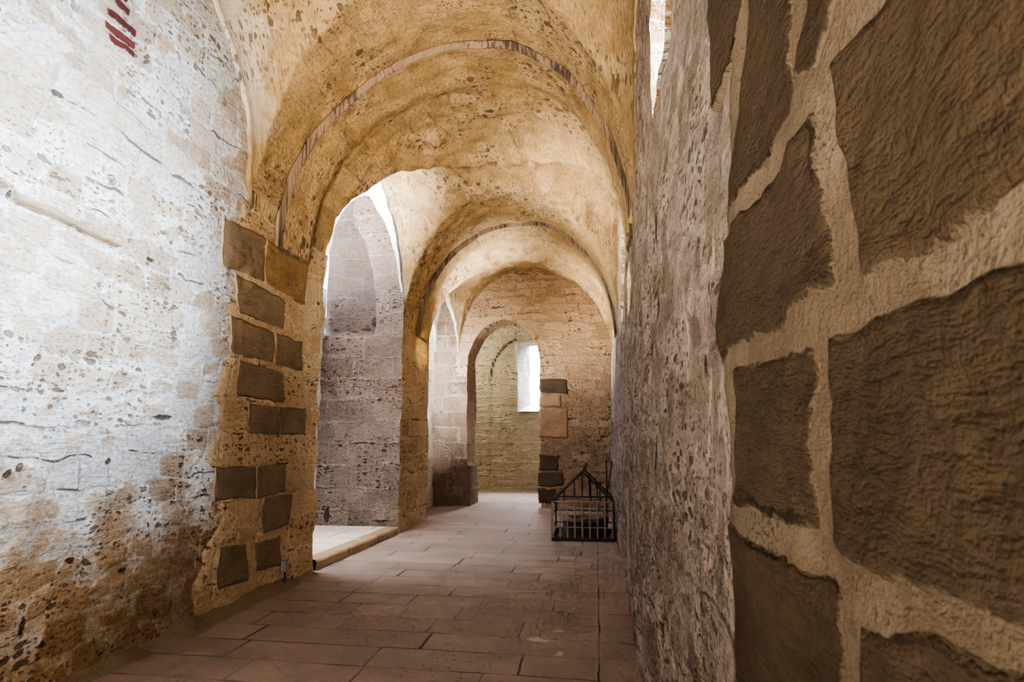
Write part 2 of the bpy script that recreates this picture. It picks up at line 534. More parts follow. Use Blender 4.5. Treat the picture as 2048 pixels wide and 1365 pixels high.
M['ledge'] = block_mat('weathered ledge stone', (0.38, 0.30, 0.23), (0.44, 0.36, 0.28), (0.66, 0.61, 0.55), edge=0.002, rag=0.014, tool=(3, 90), grain=1.6)
M['iron'] = plain('black iron', (0.012, 0.010, 0.009), 0.6, 0.0, col2=(0.035, 0.024, 0.018))
M['worn'] = plain('worn lit iron', (0.34, 0.26, 0.22), 0.7, 0.0, col2=(0.20, 0.145, 0.12), scale=22)  # front ironwork paler: wear, plus the light it catches painted in
M['well'] = plain('sooty stone', (0.045, 0.032, 0.026), 0.95, col2=(0.02, 0.014, 0.012), bump=0.01, scale=9)
M['wellrim'] = plain('well rim stone', (0.20, 0.15, 0.11), 0.95, col2=(0.12, 0.085, 0.06), bump=0.01, scale=9)
M['box'] = plain('grey plastic', (0.30, 0.28, 0.28), 0.5, var=0.1)
M['cable'] = plain('black cable', (0.012, 0.011, 0.012), 0.5)
M['conduit'] = plain('pale conduit', (0.50, 0.42, 0.36), 0.6)
M['ochre'] = plain('sunlit yellow stone', (0.55, 0.36, 0.10), 0.95, col2=(0.40, 0.25, 0.07), bump=0.02, scale=24)  # yellow sunlight on the corbel stubs painted into their colour

# ------------------------------------------------------------------ the plan, metres: x across, y along the corridor, z up


def xl(y): return np.interp(y, [7.0, 10.4], [-3.28, -3.20])
def xr(z): return 0.29 + 0.03 * np.asarray(z, float)
XR_S = 0.395
def zspring(y): return np.interp(y, [7, 11], [3.52, 3.36])
def zcrown(y): return np.interp(y, [-2, 5, 6.3, 7.5, 9.0, 10.4, 11.5, 12.4, 13.6, 15], [5.75, 5.60, 5.68, 5.50, 5.28, 5.36, 5.48, 5.36, 5.26, 5.50])
def xapex(y): return np.interp(y, [6.2, 11.4, 15], [-1.13, -1.30, -1.55])


RINGS = [(1.45, 2.3), (6.15, 7.0), (11.35, 12.15)]
#        y0     y1    spring wall-crown
BAYS = [(-1.9, 1.0, 3.5, 5.5, 1.9), (2.85, 5.65, 3.5, 5.55, 1.9), (7.40, 10.5, 3.9, 5.60, 1.2), (12.3, 15.0, 3.4, 4.86, 1.3)]


def ring(y):
    out = np.zeros_like(y)
    for a, b in RINGS:
        out = np.maximum(out, np.clip((y - a) / 0.012, 0, 1) * np.clip((b - y) / 0.25 + 0.0, 0, 1))
    return out


def tunnel(x, y):
    rg = ring(y)
    xa, zs, zc = xapex(y), zspring(y), zcrown(y) - 0.07 * rg
    wl = (xa - xl(y)) - 0.085 * rg
    wr = (XR_S - xa) - 0.045 * rg
    t = np.where(x < xa, (xa - x) / wl, (x - xa) / wr)
    pw = np.interp(y, [6.15, 6.8, 7.4, 8.2, 10.4, 11.2, 12.3], [1.82, 2.1, 2.5, 2.2, 2.2, 1.85, 2.2])
    e = np.sqrt(np.clip(1 - np.clip(t, 0, 1) ** pw, 0, 1)) - 0.02 * np.clip(1 - np.abs(t) * 4, 0, 1)
    return np.where(t < 1, zs + (zc - zs) * e, zs - 0.02)


def severy(x, y, k, inside=True):
    y0, y1, zs, zw, pw = BAYS[k]
    m, w = (y0 + y1) / 2, (y1 - y0) / 2
    s = np.abs(y - m) / w
    f = np.clip(np.where(x < xapex(y), (x - xl(y)) / (xapex(y) - xl(y)), (XR_S - x) / (XR_S - xapex(y))), 0, 1) if inside else 0 * x
    zc = zw + (zcrown(np.full_like(y, m)) + 0.17 - zw) * f ** 0.8
    e = np.sqrt(np.clip(1 - np.clip(s, 0, 1) ** pw, 0, 1))
    return np.where(s < 1, zs + (zc - zs) * e, -9)


def smax(a, b, k=0.05):
    h = np.clip(0.5 + 0.5 * (a - b) / k, 0, 1)
    return b + (a - b) * h + k * h * (1 - h)


# ------------------------------------------------------------------ ceiling of the corridor
ys = [span(-2.4, 2.8, 0.12)]
for k in (1, 2, 3):
    ys.append(arch_spaced(BAYS[k][0], BAYS[k][1], 80))
ys += [span(5.65, 7.40, 0.03), span(10.5, 12.3, 0.035)]
for a, b in RINGS[1:]:
    ys += [np.array([a - 0.002, a, a + 0.012, a + 0.03, b])]
ys = pts(*ys)
xs_t = -np.cos(np.linspace(0, PI, 110))
S = Shell()
Y = np.repeat(ys[:, None], len(xs_t), 1)
xlo = xl(Y)
Xg = (xlo + XR_S) / 2 + (XR_S - xlo) / 2 * xs_t[None, :]
Z = tunnel(Xg, Y)
Z0 = tunnel(Xg, np.full_like(Y, 9.0))
for k in range(4):
    Z = smax(Z, severy(Xg, Y, k))
arc = np.concatenate([np.zeros((len(ys), 1)), np.cumsum(np.hypot(np.diff(Xg, axis=1), np.diff(Z0, axis=1)), 1)], 1)
line = np.zeros_like(Y)
for a, b in RINGS:
    line = np.maximum(line, np.exp(-((Y - a - 0.012) / (0.026 if a < 8 else 0.018)) ** 2))
P3 = np.stack([Xg, Y, Z], -1).reshape(-1, 3)
rub = (np.clip((Y - 7.2) / 0.5, 0, 1) * np.clip((11.3 - Y) / 0.3, 0, 1) + 0.7 * np.clip((Y - 12.2) / 0.4, 0, 1)) * np.clip((Z - 3.7) / 0.6, 0, 1)
Z = Z + rub * (0.050 * vnoise(P3 * 5.0, 120) + 0.032 * vnoise(P3 * 11.0, 121)).reshape(Z.shape)
wash = np.clip(1 - (Xg - xlo) / 0.75, 0, 1) ** 1.3 * np.clip((5.75 - Y) / 0.5, 0, 1)  # daylight spilling from the left wall, painted pale onto the vault edge
def more(A, k=0.0):
    return np.concatenate([A, A[:, -1:] + k], 1)
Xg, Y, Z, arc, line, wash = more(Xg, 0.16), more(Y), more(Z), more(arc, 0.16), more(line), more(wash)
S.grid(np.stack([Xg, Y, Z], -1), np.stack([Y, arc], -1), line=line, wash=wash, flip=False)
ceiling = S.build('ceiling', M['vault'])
tag(ceiling, kind='structure')

# vaults of the two side bays on the left
NICHE = {2: (-4.62, -3.95, 0.68, 4.0, 5.74), 3: (-3.76, -3.48, 0.28, 3.0, 4.90)}
side = Shell()
for k, (xb, xc, hw, zs, zc) in NICHE.items():
    y0, y1 = BAYS[k][0], BAYS[k][1]
    yy = arch_spaced(y0, y1, 80)
    xe = -3.235 if k == 2 else -3.2
    xx = pts(arch_spaced(xc - hw, xc + hw, 44), span(xc + hw, xe, 0.05))
    xx = xx[xx <= xe]
    xx = np.append(xx, xe)
    YY, XX = np.meshgrid(yy, xx, indexing='ij')
    t = (XX - xc) / hw
    zb = np.where(np.abs(t) < 1, zs + (zc - zs) * np.sqrt(np.clip(1 - np.abs(t) ** 2.1, 0, 1)), zs - 0.02)
    Z = smax(zb, severy(XX, YY, k, False), 0.02)
    side.grid(np.stack([XX, YY, Z], -1), np.stack([YY, XX * 1.3 + Z], -1))
tag(side.build('ceiling_side', M['white']), kind='structure')

# ------------------------------------------------------------------ left wall
marksL = [(30, 408, .08, .02), (70, 418, .10, .022), (110, 436, .10, .022), (150, 455, .12, .02), (195, 474, .12, .018), (14, 392, .015, .06), (310, 75, .035, .06), (302, 524, .06, .035), (222, 925, .05, .035), (38, 932, .05, .035), (10, 950, .05, .05), (130, 1130, .09, .04), (135, 1128, .08, .04),
          (160, 1038, .10, .02), (205, 1260, .03, .10), (228, 1270, .02, .10), (265, 1240, .10, .02), (305, 1225, .06, .02), (365, 1232, .07, .02), (140, 1245, .05, .03),
          (240, 1148, .08, .02), (175, 245, .12, .03), (115, 190, .10, .02), (320, 1128, .05, .02), (400, 1010, .07, .02), (40, 1240, .04, .05), (445, 1048, .03, .03),
          (330, 835, .20, .02), (270, 830, .18, .02), (395, 395, .06, .02), (80, 1285, .05, .04), (35, 1262, .03, .05), (115, 1365, .05, .04), (300, 1010, .02, .02)]
marksP1 = [(588, 482, .24, .16), (609, 516, .16, .08), (562, 490, .08, .14), (600, 503, .18, .12), (575, 500, .14, .05), (508, 430, .02, .14), (492, 415, .03, .05), (632, 606, .05, .05), (590, 700, .03, .04)]
marksP2 = [(820, 722, .02, .15), (832, 738, .018, .10), (838, 690, .03, .05)]


def mark_field(Yw, Zw, marks, plane):
    m = np.zeros_like(Yw)
    for (u, v, ry, rz) in marks:
        q = survey(u, v, (1, 0, 0), plane)
        m = np.maximum(m, np.exp(-(((Yw - q[1]) / (ry * 0.62)) ** 2 + ((Zw - q[2]) / (rz * 0.62)) ** 2) * 0.9))
    return m


L = Shell()
yy = pts(span(-2.4, 1.2, 0.12), span(1.2, 7.40, 0.04))
zz = span(-0.09, 5.9, 0.04)
YY, ZZ = np.meshgrid(yy, zz, indexing='ij')
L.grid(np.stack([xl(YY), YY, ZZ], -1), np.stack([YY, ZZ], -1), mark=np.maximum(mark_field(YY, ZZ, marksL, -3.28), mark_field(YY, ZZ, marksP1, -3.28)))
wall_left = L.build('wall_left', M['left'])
tag(wall_left, kind='structure')
# the pier at the far end of that stretch is bare sand stone, not whitewashed: its own facing
fac = Shell()
yy, zz = span(5.42, 7.40, 0.035), span(-0.09, 3.75, 0.035)
YY, ZZ = np.meshgrid(yy, zz, indexing='ij')
rag = 0.16 * vnoise(np.stack([YY * 0, YY * 0, ZZ * 3.1], -1).reshape(-1, 3), 5).reshape(YY.shape) + 0.10 * vnoise(np.stack([YY * 0, YY * 0, ZZ * 9], -1).reshape(-1, 3), 6).reshape(YY.shape)
tt = (YY - 5.42) / (7.40 - 5.42)
Yr = YY + rag * (1 - tt) ** 2 + 0.30 * np.clip((1.2 - ZZ) / 1.2, 0, 1) * (1 - tt) * -1.0
lift = 0.012 * np.clip(tt / 0.04, 0, 1) - 0.012 * (tt <= 0.001)
jag = 0.05 * np.clip((tt - 0.93) / 0.07, 0, 1) * vnoise(np.stack([YY * 0, YY * 0, ZZ * 5], -1).reshape(-1, 3), 8).reshape(YY.shape)
fac.grid(np.stack([xl(Yr) + lift, Yr + jag, ZZ], -1), np.stack([Yr, ZZ], -1), mark=mark_field(Yr, ZZ, marksP1, -3.28))
# return of the same pier into the opening
xx, zz2 = span(-4.66, -3.268, 0.05), span(-0.09, 4.2, 0.05)
XX, Z2 = np.meshgrid(xx, zz2, indexing='ij')
fac.grid(np.stack([XX, 0 * XX + 7.40, Z2], -1), np.stack([XX, Z2], -1))
facing = tag(fac.build('pier_facing', M['pier'], wall_left), 'bare sand coloured stone facing of the first pier')

# second pier
P2 = Shell()
yy, zz = span(10.5, 12.3, 0.035), span(-0.09, 5.0, 0.04)
YY, ZZ = np.meshgrid(yy, zz, indexing='ij')
P2.grid(np.stack([xl(YY), YY, ZZ], -1), np.stack([YY, ZZ], -1), mark=mark_field(YY, ZZ, marksP2, -3.2))
xx, zz2 = span(-3.9, -3.2, 0.05), span(-0.09, 5.0, 0.05)
XX, Z2 = np.meshgrid(xx, zz2, indexing='ij')
P2.grid(np.stack([XX, 0 * XX + 12.3, Z2], -1), np.stack([XX, Z2], -1))
tag(P2.build('wall_left_pier', M['pier']), kind='structure')

# side bay walls
G = Shell()
xx, zz = span(-4.66, -3.2, 0.03), span(-0.09, 5.95, 0.04)
XX, ZZ = np.meshgrid(xx, zz, indexing='ij')
mk = np.zeros_like(XX)
for (u, v, rx, rz) in [(725, 655, .12, .03), (742, 640, .05, .10), (700, 660, .1, .03), (655, 1030, .05, .15), (760, 1042, .25, .02), (690, 1035, .3, .02), (680, 890, .1, .02)]:
    q = survey(u, v, (0, 1, 0), 10.5)
    mk = np.maximum(mk, np.exp(-(((XX - q[0]) / rx) ** 2 + ((ZZ - q[2]) / rz) ** 2)))
# a shallow recess under a quarter arch is cut into this wall
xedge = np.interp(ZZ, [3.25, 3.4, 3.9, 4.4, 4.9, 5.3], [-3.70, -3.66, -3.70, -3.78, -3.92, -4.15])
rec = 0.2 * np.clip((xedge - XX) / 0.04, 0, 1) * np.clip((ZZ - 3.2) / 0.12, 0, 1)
G.grid(np.stack([XX, 10.5 + rec, ZZ], -1), np.stack([XX, ZZ], -1), mark=mk, tone=rec / 0.2, flip=True)  # shade inside the recess is painted as a darker stone colour
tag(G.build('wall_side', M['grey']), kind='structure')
B = Shell()
yy, zz = span(7.40, 10.6, 0.06), span(-0.09, 4.1, 0.06)
YY, ZZ = np.meshgrid(yy, zz, indexing='ij')
B.grid(np.stack([0 * YY - 4.62, YY, ZZ], -1), np.stack([YY, ZZ], -1))
yy, zz = span(12.3, 15.0, 0.05), span(-0.09, 3.1, 0.05)
YY, ZZ = np.meshgrid(yy, zz, indexing='ij')
B.grid(np.stack([0 * YY - 3.76, YY, ZZ], -1), np.stack([YY, ZZ], -1))
tag(B.build('wall_side_back', M['white']), kind='structure')

# ------------------------------------------------------------------ right wall with window holes
WINS = [(2.85, 3.75, 3.42, 4.9), (8.25, 8.95, 3.05, 4.85), (13.0, 13.5, 2.6, 3.95)]
marksR = [(1320, 455, .05, .25), (1415, 570, .04, .06), (1395, 735, .05, .10), (1318, 905, .04, .3), (1330, 1250, .03, .25), (1318, 620, .04, .3),
          (1390, 505, .03, .05), (1340, 800, .03, .06), (1280, 1240, .05, .06), (1345, 985, .03, .06), (1240, 870, .05, .1), (1405, 690, .02, .05), (1360, 900, .02, .04)]
R = Shell()
yy = pts(span(-2.4, 0.2, 0.12), span(0.2, 2.85, 0.025), span(2.85, 7, 0.04), span(7, 15.0, 0.06), *[np.array(w[:2]) for w in WINS])
zz = pts(span(-0.09, 5.9, 0.045), *[np.array(w[2:]) for w in WINS])
YY, ZZ = np.meshgrid(yy, zz, indexing='ij')
mk = np.zeros_like(YY)
for (u, v, ry, rz) in marksR:
    q = survey(u, v, (1, 0, -0.03), 0.29)
    mk = np.maximum(mk, 0.85 * np.exp(-(((YY - q[1] + 0.04 * np.sin(ZZ * 9)) / (ry * 0.8)) ** 2 + ((ZZ - q[2]) / (rz * 0.6)) ** 2)))
yc, zc = (YY[:-1, :-1] + YY[1:, 1:]) / 2, (ZZ[:-1, :-1] + ZZ[1:, 1:]) / 2
keep = np.ones_like(yc, bool)
for w in WINS:
    keep &= ~((yc > w[0]) & (yc < w[1]) & (zc > w[2]) & (zc < w[3]))
# the wall swells between the ashlar and the first pier
swell = -0.035 * np.exp(-((YY - 4.6) / 1.2) ** 2) + 0.02 * np.exp(-((YY - 2.2) / 0.5) ** 2)
nearzone = np.clip((1.75 - YY) / 0.2, 0, 1)
swell = swell * (1 - nearzone)
R.grid(np.stack([xr(ZZ) + swell, YY, ZZ], -1), np.stack([YY, ZZ], -1), keep=keep, mark=mk * (1 - nearzone), flip=True)
wall_right = R.build('wall_right', M['right'])
tag(wall_right, kind='structure')
# mortar bed that carries the big ashlar near the viewer
def mortar_mat():
    T = NT('rough mortar')
    uv = T.uv()
    a, b = T.add(T.attr('nb'), T.mul(T.sub(T.noise(uv, 24, 5, 0.75), 0.5), 0.8)), T.noise(uv, 90, 2, 0.7)
    col = T.mix(T.sstep(0.35, 0.65, a), (0.16, 0.120, 0.080), (0.22, 0.170, 0.118))
    dk = T.sstep(0.66, 0.74, T.add(b, T.mul(T.sub(a, 0.5), 0.4)))
    col = T.mix(T.mul(dk, 0.7), col, (0.12, 0.08, 0.05))
    return T.finish(col, T.sub(T.add(T.mul(a, 1.0), T.mul(b, 0.3)), T.mul(dk, 0.6)), 0.02, 1.0, 0.95, 0.1)
M['mortar'] = mortar_mat()
bed = Shell()
yy, zz = span(-2.3, 1.68, 0.03), span(-0.09, 3.6, 0.03)
YY, ZZ = np.meshgrid(yy, zz, indexing='ij')
tt = np.clip((YY - 1.2) / 0.48, 0, 1)
Yr = YY + tt * (0.06 * vnoise(np.stack([YY * 0, YY * 0, ZZ * 4], -1).reshape(-1, 3), 15).reshape(YY.shape) + 0.03 * vnoise(np.stack([YY * 0, YY * 0, ZZ * 14], -1).reshape(-1, 3), 16).reshape(YY.shape))
lift = 0.010 * np.clip((1.68 - YY) / 0.03, 0, 1) - 0.02 * (YY > 1.675)
bed.grid(np.stack([xr(ZZ) - lift, Yr, ZZ], -1), np.stack([Yr, ZZ], -1), flip=True)
tag(bed.build('mortar_bed', M['mortar'], wall_right), 'pale rough mortar around the big brown blocks')


def slab_block(name, quad, normal, mat, parent, thick=0.014, step=0.012, jit=0.006, seed=0, amp=1.0, uvax=(1, 2), label=None, depth=0.03):
    """one dressed stone: a bulged quad with rounded worn rim; quad TL, TR, BR, BL"""
    q = np.array(quad, float)
    w = max(np.linalg.norm(q[1] - q[0]), np.linalg.norm(q[2] - q[3]))
    h = max(np.linalg.norm(q[3] - q[0]), np.linalg.norm(q[2] - q[1]))
    n, m = max(6, int(w / step)), max(6, int(h / step))
    sa = np.concatenate([[0], np.linspace(0.001, 0.999, n), [1]])
    sb = np.concatenate([[0], np.linspace(0.001, 0.999, m), [1]])
    A, Bq = np.meshgrid(sa, sb, indexing='ij')
    P = ((1 - A) * (1 - Bq))[..., None] * q[0] + (A * (1 - Bq))[..., None] * q[1] + (A * Bq)[..., None] * q[2] + ((1 - A) * Bq)[..., None] * q[3]
    sd = np.minimum(np.minimum(A, 1 - A) * w, np.minimum(Bq, 1 - Bq) * h)
    nn = np.array(normal, float)
    nn /= np.linalg.norm(nn)
    fl = P.reshape(-1, 3)
    J = np.stack([vnoise(fl * 9 + seed, 61 + i) * 0.7 + vnoise(fl * 28 + seed, 64 + i) * 0.45 for i in range(3)], -1).reshape(P.shape)
    edge = np.exp(-sd / 0.03)[..., None]
    J -= (J @ nn)[..., None] * nn
    P = P + J * jit * edge
    rimq = np.clip(sd / 0.006, 0, 1)
    out = thick * (1 - (1 - rimq) ** 2) - depth * (sd < 1e-6)
    uvs = P[..., list(uvax)]
    P = P + out[..., None] * nn
    s = Shell()
    s.grid(P, uvs, amp=amp, sd=sd)
    o = s.build(name, mat, parent)
    if label:
        o['label'] = label
    return o


# dark replacement stones in the first pier
QL = [[(451, 429), (529, 476), (525, 566), (443, 530)], [(531, 478), (613, 526), (608, 609), (527, 567)], [(471, 549), (570, 602), (568, 660), (477, 626)],
      [(460, 630), (548, 662), (546, 724), (457, 708)], [(551, 663), (607, 684), (607, 743), (549, 724)], [(475, 720), (570, 746), (570, 805), (471, 791)],
      [(497, 804), (558, 812), (557, 867), (497, 865)], [(560, 812), (614, 816), (612, 870), (559, 867)], [(431, 936), (509, 930), (510, 994), (428, 1008)],
      [(511, 930), (569, 926), (569, 986), (512, 996)], [(526, 995), (583, 988), (579, 1052), (526, 1065)], [(436, 1096), (495, 1087), (495, 1164), (435, 1179)],
      [(510, 1083), (561, 1071), (561, 1130), (511, 1147)]]
for i, q in enumerate(QL):
    p3 = [survey(u, v, (1, 0, 0), -3.268) for u, v in q]
    slab_block('stone_block', p3, (1, 0, 0), M['quoin'] if i != 1 else M['quoin2'], wall_left, thick=0.009, step=0.02, jit=0.006, seed=i * 3.1, label='dark brown dressed stone block')
for i, q in enumerate([[(221, -4), (254, 27), (251, 40), (222, 12)], [(209, 20), (267, 64), (267, 78), (212, 35)], [(211, 46), (264, 84), (263, 98), (213, 62)],
                       [(215, 68), (262, 100), (261, 114), (219, 84)], [(234, -10), (252, 2), (249, 14), (234, 4)]]):
    p3 = [survey(u, v, (1, 0, 0), -3.28) for u, v in q]
    slab_block('red_brick', p3, (1, 0, 0), M['brick'], wall_left, thick=0.015, step=0.008, jit=0.007, seed=i * 7.7, label='thin dark red brick')
p3 = [survey(u, v, (1, 0, 0), -3.28) for u, v in [(14, 378), (236, 480), (237, 492), (16, 402)]]
slab_block('stone_ledge', p3, (1, 0, 0), M['ledge'], wall_left, thick=0.045, step=0.012, jit=0.02, label='long thin jutting ledge stone')

# big ashlar on the right, beside the viewer
QR = [[(1412, -60), (1492, -60), (1436, 165), (1420, 215)], [(1508, -60), (1578, -60), (1592, 186), (1452, 425)], [(1612, -60), (1705, -60), (1645, 128), (1612, 150)],
      [(1440, 480), (1648, 205), (1676, 575), (1446, 712)], [(1672, 112), (2110, -420), (2110, 345), (1722, 545)], [(1476, 735), (1632, 690), (1638, 1062), (1480, 1008)],
      [(1658, 672), (2110, 470), (2110, 1275), (1668, 1092)], [(1455, 1040), (1684, 1182), (1700, 1440), (1480, 1440)], [(1728, 1235), (2110, 1350), (2110, 1640), (1740, 1450)],
      [(1740, -60), (1990, -420), (2040, -420), (1760, -70)]]
for i, q in enumerate(QR[:9]):
    p3 = [survey(u, v, (1, 0, -0.03), 0.28) for u, v in q]
    slab_block('stone_block', p3, (-1, 0, 0.03), M['big'], wall_right, thick=0.006, step=0.012, jit=0.012, seed=40 + i * 3.7, label='large brown tooled stone block')

# windows on the right: splayed reveals through the thickness
for i, (y0, y1, z0, z1) in enumerate(WINS):
    W = Shell()
    d = 0.85
    x0 = lambda z: xr(z)
    D = span(-0.03 if i == 0 else -0.005, d, 0.05)
    for yb, ye, fl in ((y0, y0 + 0.1, False), (y1, y1 + 0.12 if i == 0 else y1 - 0.05, True)):
        zz = span(z0, z1, 0.05)
        DD, ZZ = np.meshgrid(D, zz, indexing='ij')
        W.grid(np.stack([x0(ZZ) + DD, yb + (ye - yb) * DD / d, ZZ], -1), np.stack([DD, ZZ], -1), flip=fl)
    for zb, ze in ((z0, z0 + 0.15), (z1, z1 + 0.1)):
        y_ = span(y0, y1 + (0.12 if i == 0 else 0), 0.05)
        DD, YY = np.meshgrid(D, y_, indexing='ij')
        W.grid(np.stack([x0(zb) + DD, YY, zb + (ze - zb) * DD / d], -1), np.stack([DD, YY], -1))
    tag(W.build('window_%d' % (i + 1), M['reveal']), kind='structure')

# ------------------------------------------------------------------ end wall with pointed doorway
E = Shell()
YE = 14.98
DX0, DX1, DAP = -2.97, -1.26, -2.09


def door_top(x):
    t = np.where(x < DAP, (DAP - x) / (DAP - DX0), (x - DAP) / (DX1 - DAP))
    return 3.25 + 1.08 * np.sqrt(np.clip(1 - np.clip(t, 0, 1) ** 1.75, 0, 1))


def wall_cols(shell, xs, zlo, zhi, y, **kw):
    s = np.linspace(0, 1, int((zhi - np.min(zlo)) / 0.045) + 2)
    XX = np.repeat(xs[:, None], len(s), 1)
    lo = np.broadcast_to(np.asarray(zlo, float), xs.shape)[:, None]
    ZZ = lo + (zhi - lo) * s[None]
    shell.grid(np.stack([XX, 0 * XX + y, ZZ], -1), np.stack([XX, ZZ], -1), flip=True, **kw)


wall_cols(E, span(DX1, 0.5, 0.04), -0.09, 5.8, YE)
xd = arch_spaced(DX0, DX1, 60)
wall_cols(E, xd, door_top(xd), 5.8, YE)
wall_cols(E, span(-3.24, DX0, 0.04), 3.0, 5.8, YE)
wall_end = E.build('wall_end', M['end'])
tag(wall_end, kind='structure')
PL = Shell()
wall_cols(PL, span(-3.78, DX0, 0.04), -0.09, 3.02, YE)
wall_cols(PL, span(-3.78, -3.24, 0.04), 3.0, 5.3, YE)
tag(PL.build('pier_facing', M['pillar'], wall_end), 'brown grey ashlar pier left of the doorway')
# reveal of the doorway
DR = Shell()
D = span(0, 0.95, 0.05)
zz = span(-0.09, 3.25, 0.05)
DD, ZZ = np.meshgrid(D, zz, indexing='ij')
DR.grid(np.stack([DX0 + 0.03 * DD, YE + DD, ZZ], -1), np.stack([DD, ZZ], -1))
DR.grid(np.stack([0 * DD + DX1, YE + DD, ZZ], -1), np.stack([DD, ZZ], -1), flip=True)
DD, XX = np.meshgrid(D, xd, indexing='ij')
zt = door_top(XX)
DR.grid(np.stack([XX, YE + DD, zt], -1), np.stack([DD, XX + zt], -1))
tag(DR.build('door_1', M['end']), kind='structure')
# projecting foot of the left jamb
for (x0, x1, z0, z1, y0) in [(-3.26, -2.86, 0.0, 0.47, 14.93), (-3.26, -2.87, 0.48, 0.90, 14.945)]:
    S2 = Shell()
    nu = 10
    zz = span(z0, z1, 0.04)
    path = np.concatenate([np.stack([span(x0, x1 - 0.03, 0.05), np.full(len(span(x0, x1 - 0.03, 0.05)), y0)], -1), np.stack([np.full(len(span(y0 + 0.03, 15.9, 0.05)), x1), span(y0 + 0.03, 15.9, 0.05)], -1)])
    al = np.concatenate([[0], np.cumsum(np.linalg.norm(np.diff(path, axis=0), axis=1))])
    PX, ZZ = np.meshgrid(path[:, 0], zz, indexing='ij')
    PY, _ = np.meshgrid(path[:, 1], zz, indexing='ij')
    AL, _ = np.meshgrid(al, zz, indexing='ij')
    S2.grid(np.stack([PX, PY, ZZ], -1), np.stack([AL, ZZ], -1), flip=True)
    y_, x_ = np.meshgrid(span(y0, 15.9, 0.05), span(x0, x1, 0.05), indexing='ij')
    S2.grid(np.stack([x_, y_, 0 * x_ + z1], -1), np.stack([x_, y_], -1))
    tag(S2.build('jamb_stone', M['pillar'], wall_end), 'projecting foot stone of the doorway jamb')
for i, q in enumerate([[(1079, 758), (1135, 760), (1135, 788), (1079, 786)], [(1079, 789), (1122, 789), (1121, 815), (1079, 814)], [(1079, 817), (1135, 816), (1135, 877), (1079, 876)],
                       [(1078, 910), (1118, 910), (1118, 942), (1078, 942)], [(1077, 944), (1130, 944), (1130, 972), (1077, 974)], [(1076, 977), (1113, 977), (1112, 1006), (1076, 1007)]]):
    p3 = [survey(u, v, (0, 1, 0), YE) for u, v in q]
    slab_block('stone_block', p3, (0, -1, 0), M['quoin3'] if i not in (1, 2) else M['tan'], wall_end, thick=0.018, step=0.03, jit=0.02, seed=90 + i * 2.3, uvax=(0, 2),
               label='dark dressed block beside the doorway' if i not in (1, 2) else 'smooth pale block beside the doorway')

FI = Shell()
ty = span(-2.3, 7.36, 0.05)
prof = [(0.0, 0.075), (0.035, 0.05), (0.085, 0.018), (0.15, 0.0), (0.17, -0.03)]
nzv = vnoise(np.stack([ty * 3.0, ty * 0, ty * 0], -1), 131)
PX = np.stack([xl(ty) - 0.01 + dx * (1 + 0.35 * nzv) for dx, dz in prof], -1)
PZ = np.stack([dz * (1 + 0.5 * nzv) for dx, dz in prof], -1)
PY = np.repeat(ty[:, None], len(prof), 1)
FI.grid(np.stack([PX, PY, PZ], -1), np.stack([PY, PX], -1), amp=0.35)
tag(FI.build('baseboard_left', M['mortar']), kind='structure')

# ------------------------------------------------------------------ room beyond the doorway
YF = 20.2
FW = Shell()
fx0, fx1, fz0, fz1 = -2.40, -1.45, 2.38, 4.56
xx = pts(span(-5.4, 0.6, 0.06), [fx0, fx1])
zz = pts(span(-0.09, 5.6, 0.06), [fz0, fz1])
XX, ZZ = np.meshgrid(xx, zz, indexing='ij')
xc_, zc_ = (XX[:-1, :-1] + XX[1:, 1:]) / 2, (ZZ[:-1, :-1] + ZZ[1:, 1:]) / 2
keep = ~((xc_ > fx0) & (xc_ < fx1) & (zc_ > fz0) & (zc_ < fz1))
bl = np.exp(-((np.hypot(XX + 2.05, (ZZ - 3.3) * 0.85) - 1.22) / 0.03) ** 2) * (ZZ > 3.2) * (XX < -2.4)
rec = 0.05 * (np.hypot(XX + 2.05, (np.maximum(ZZ, 3.3) - 3.3) * 0.85) < 1.22)
FW.grid(np.stack([XX, YF + rec, ZZ], -1), np.stack([XX, ZZ], -1), keep=keep, flip=True, mark=bl)
tag(FW.build('wall_far', M['far']), kind='structure')
FS = Shell()
for xs_ in (-5.4, 0.55):
    YY, ZZ = np.meshgrid(span(15.9, YF, 0.12), span(-0.09, 5.6, 0.12), indexing='ij')
    FS.grid(np.stack([0 * YY + xs_, YY, ZZ], -1), np.stack([YY, ZZ], -1))
XX, ZZ = np.meshgrid(np.array([-5.4, DX0 + 0.03]), span(-0.09, 5.6, 0.12), indexing='ij')
FS.grid(np.stack([XX, 0 * XX + 15.93, ZZ], -1), np.stack([XX, ZZ], -1))
XX, ZZ = np.meshgrid(np.array([DX1, 0.55]), span(-0.09, 5.6, 0.12), indexing='ij')
FS.grid(np.stack([XX, 0 * XX + 15.93, ZZ], -1), np.stack([XX, ZZ], -1))
XX, ZZ = np.meshgrid(np.linspace(DX0, DX1, 12), span(4.35, 5.6, 0.12), indexing='ij')
FS.grid(np.stack([XX, 0 * XX + 15.93, ZZ], -1), np.stack([XX, ZZ], -1))
XX, YY = np.meshgrid(span(-5.4, 0.55, 0.15), span(15.9, YF, 0.15), indexing='ij')
FS.grid(np.stack([XX, YY, 0 * XX + 5.5], -1), np.stack([XX, YY], -1))
tag(FS.build('wall_far_room', M['far']), kind='structure')
W = Shell()
D = span(0, 0.9, 0.06)
zz = span(fz0, fz1, 0.06)
DD, ZZ = np.meshgrid(D, zz, indexing='ij')
W.grid(np.stack([fx0 + 0.33 * DD, YF + DD, ZZ], -1), np.stack([DD, ZZ], -1))
W.grid(np.stack([fx1 - 0.1 * DD, YF + DD, ZZ], -1), np.stack([DD, ZZ], -1))
DD, XX = np.meshgrid(D, span(fx0, fx1, 0.06), indexing='ij')
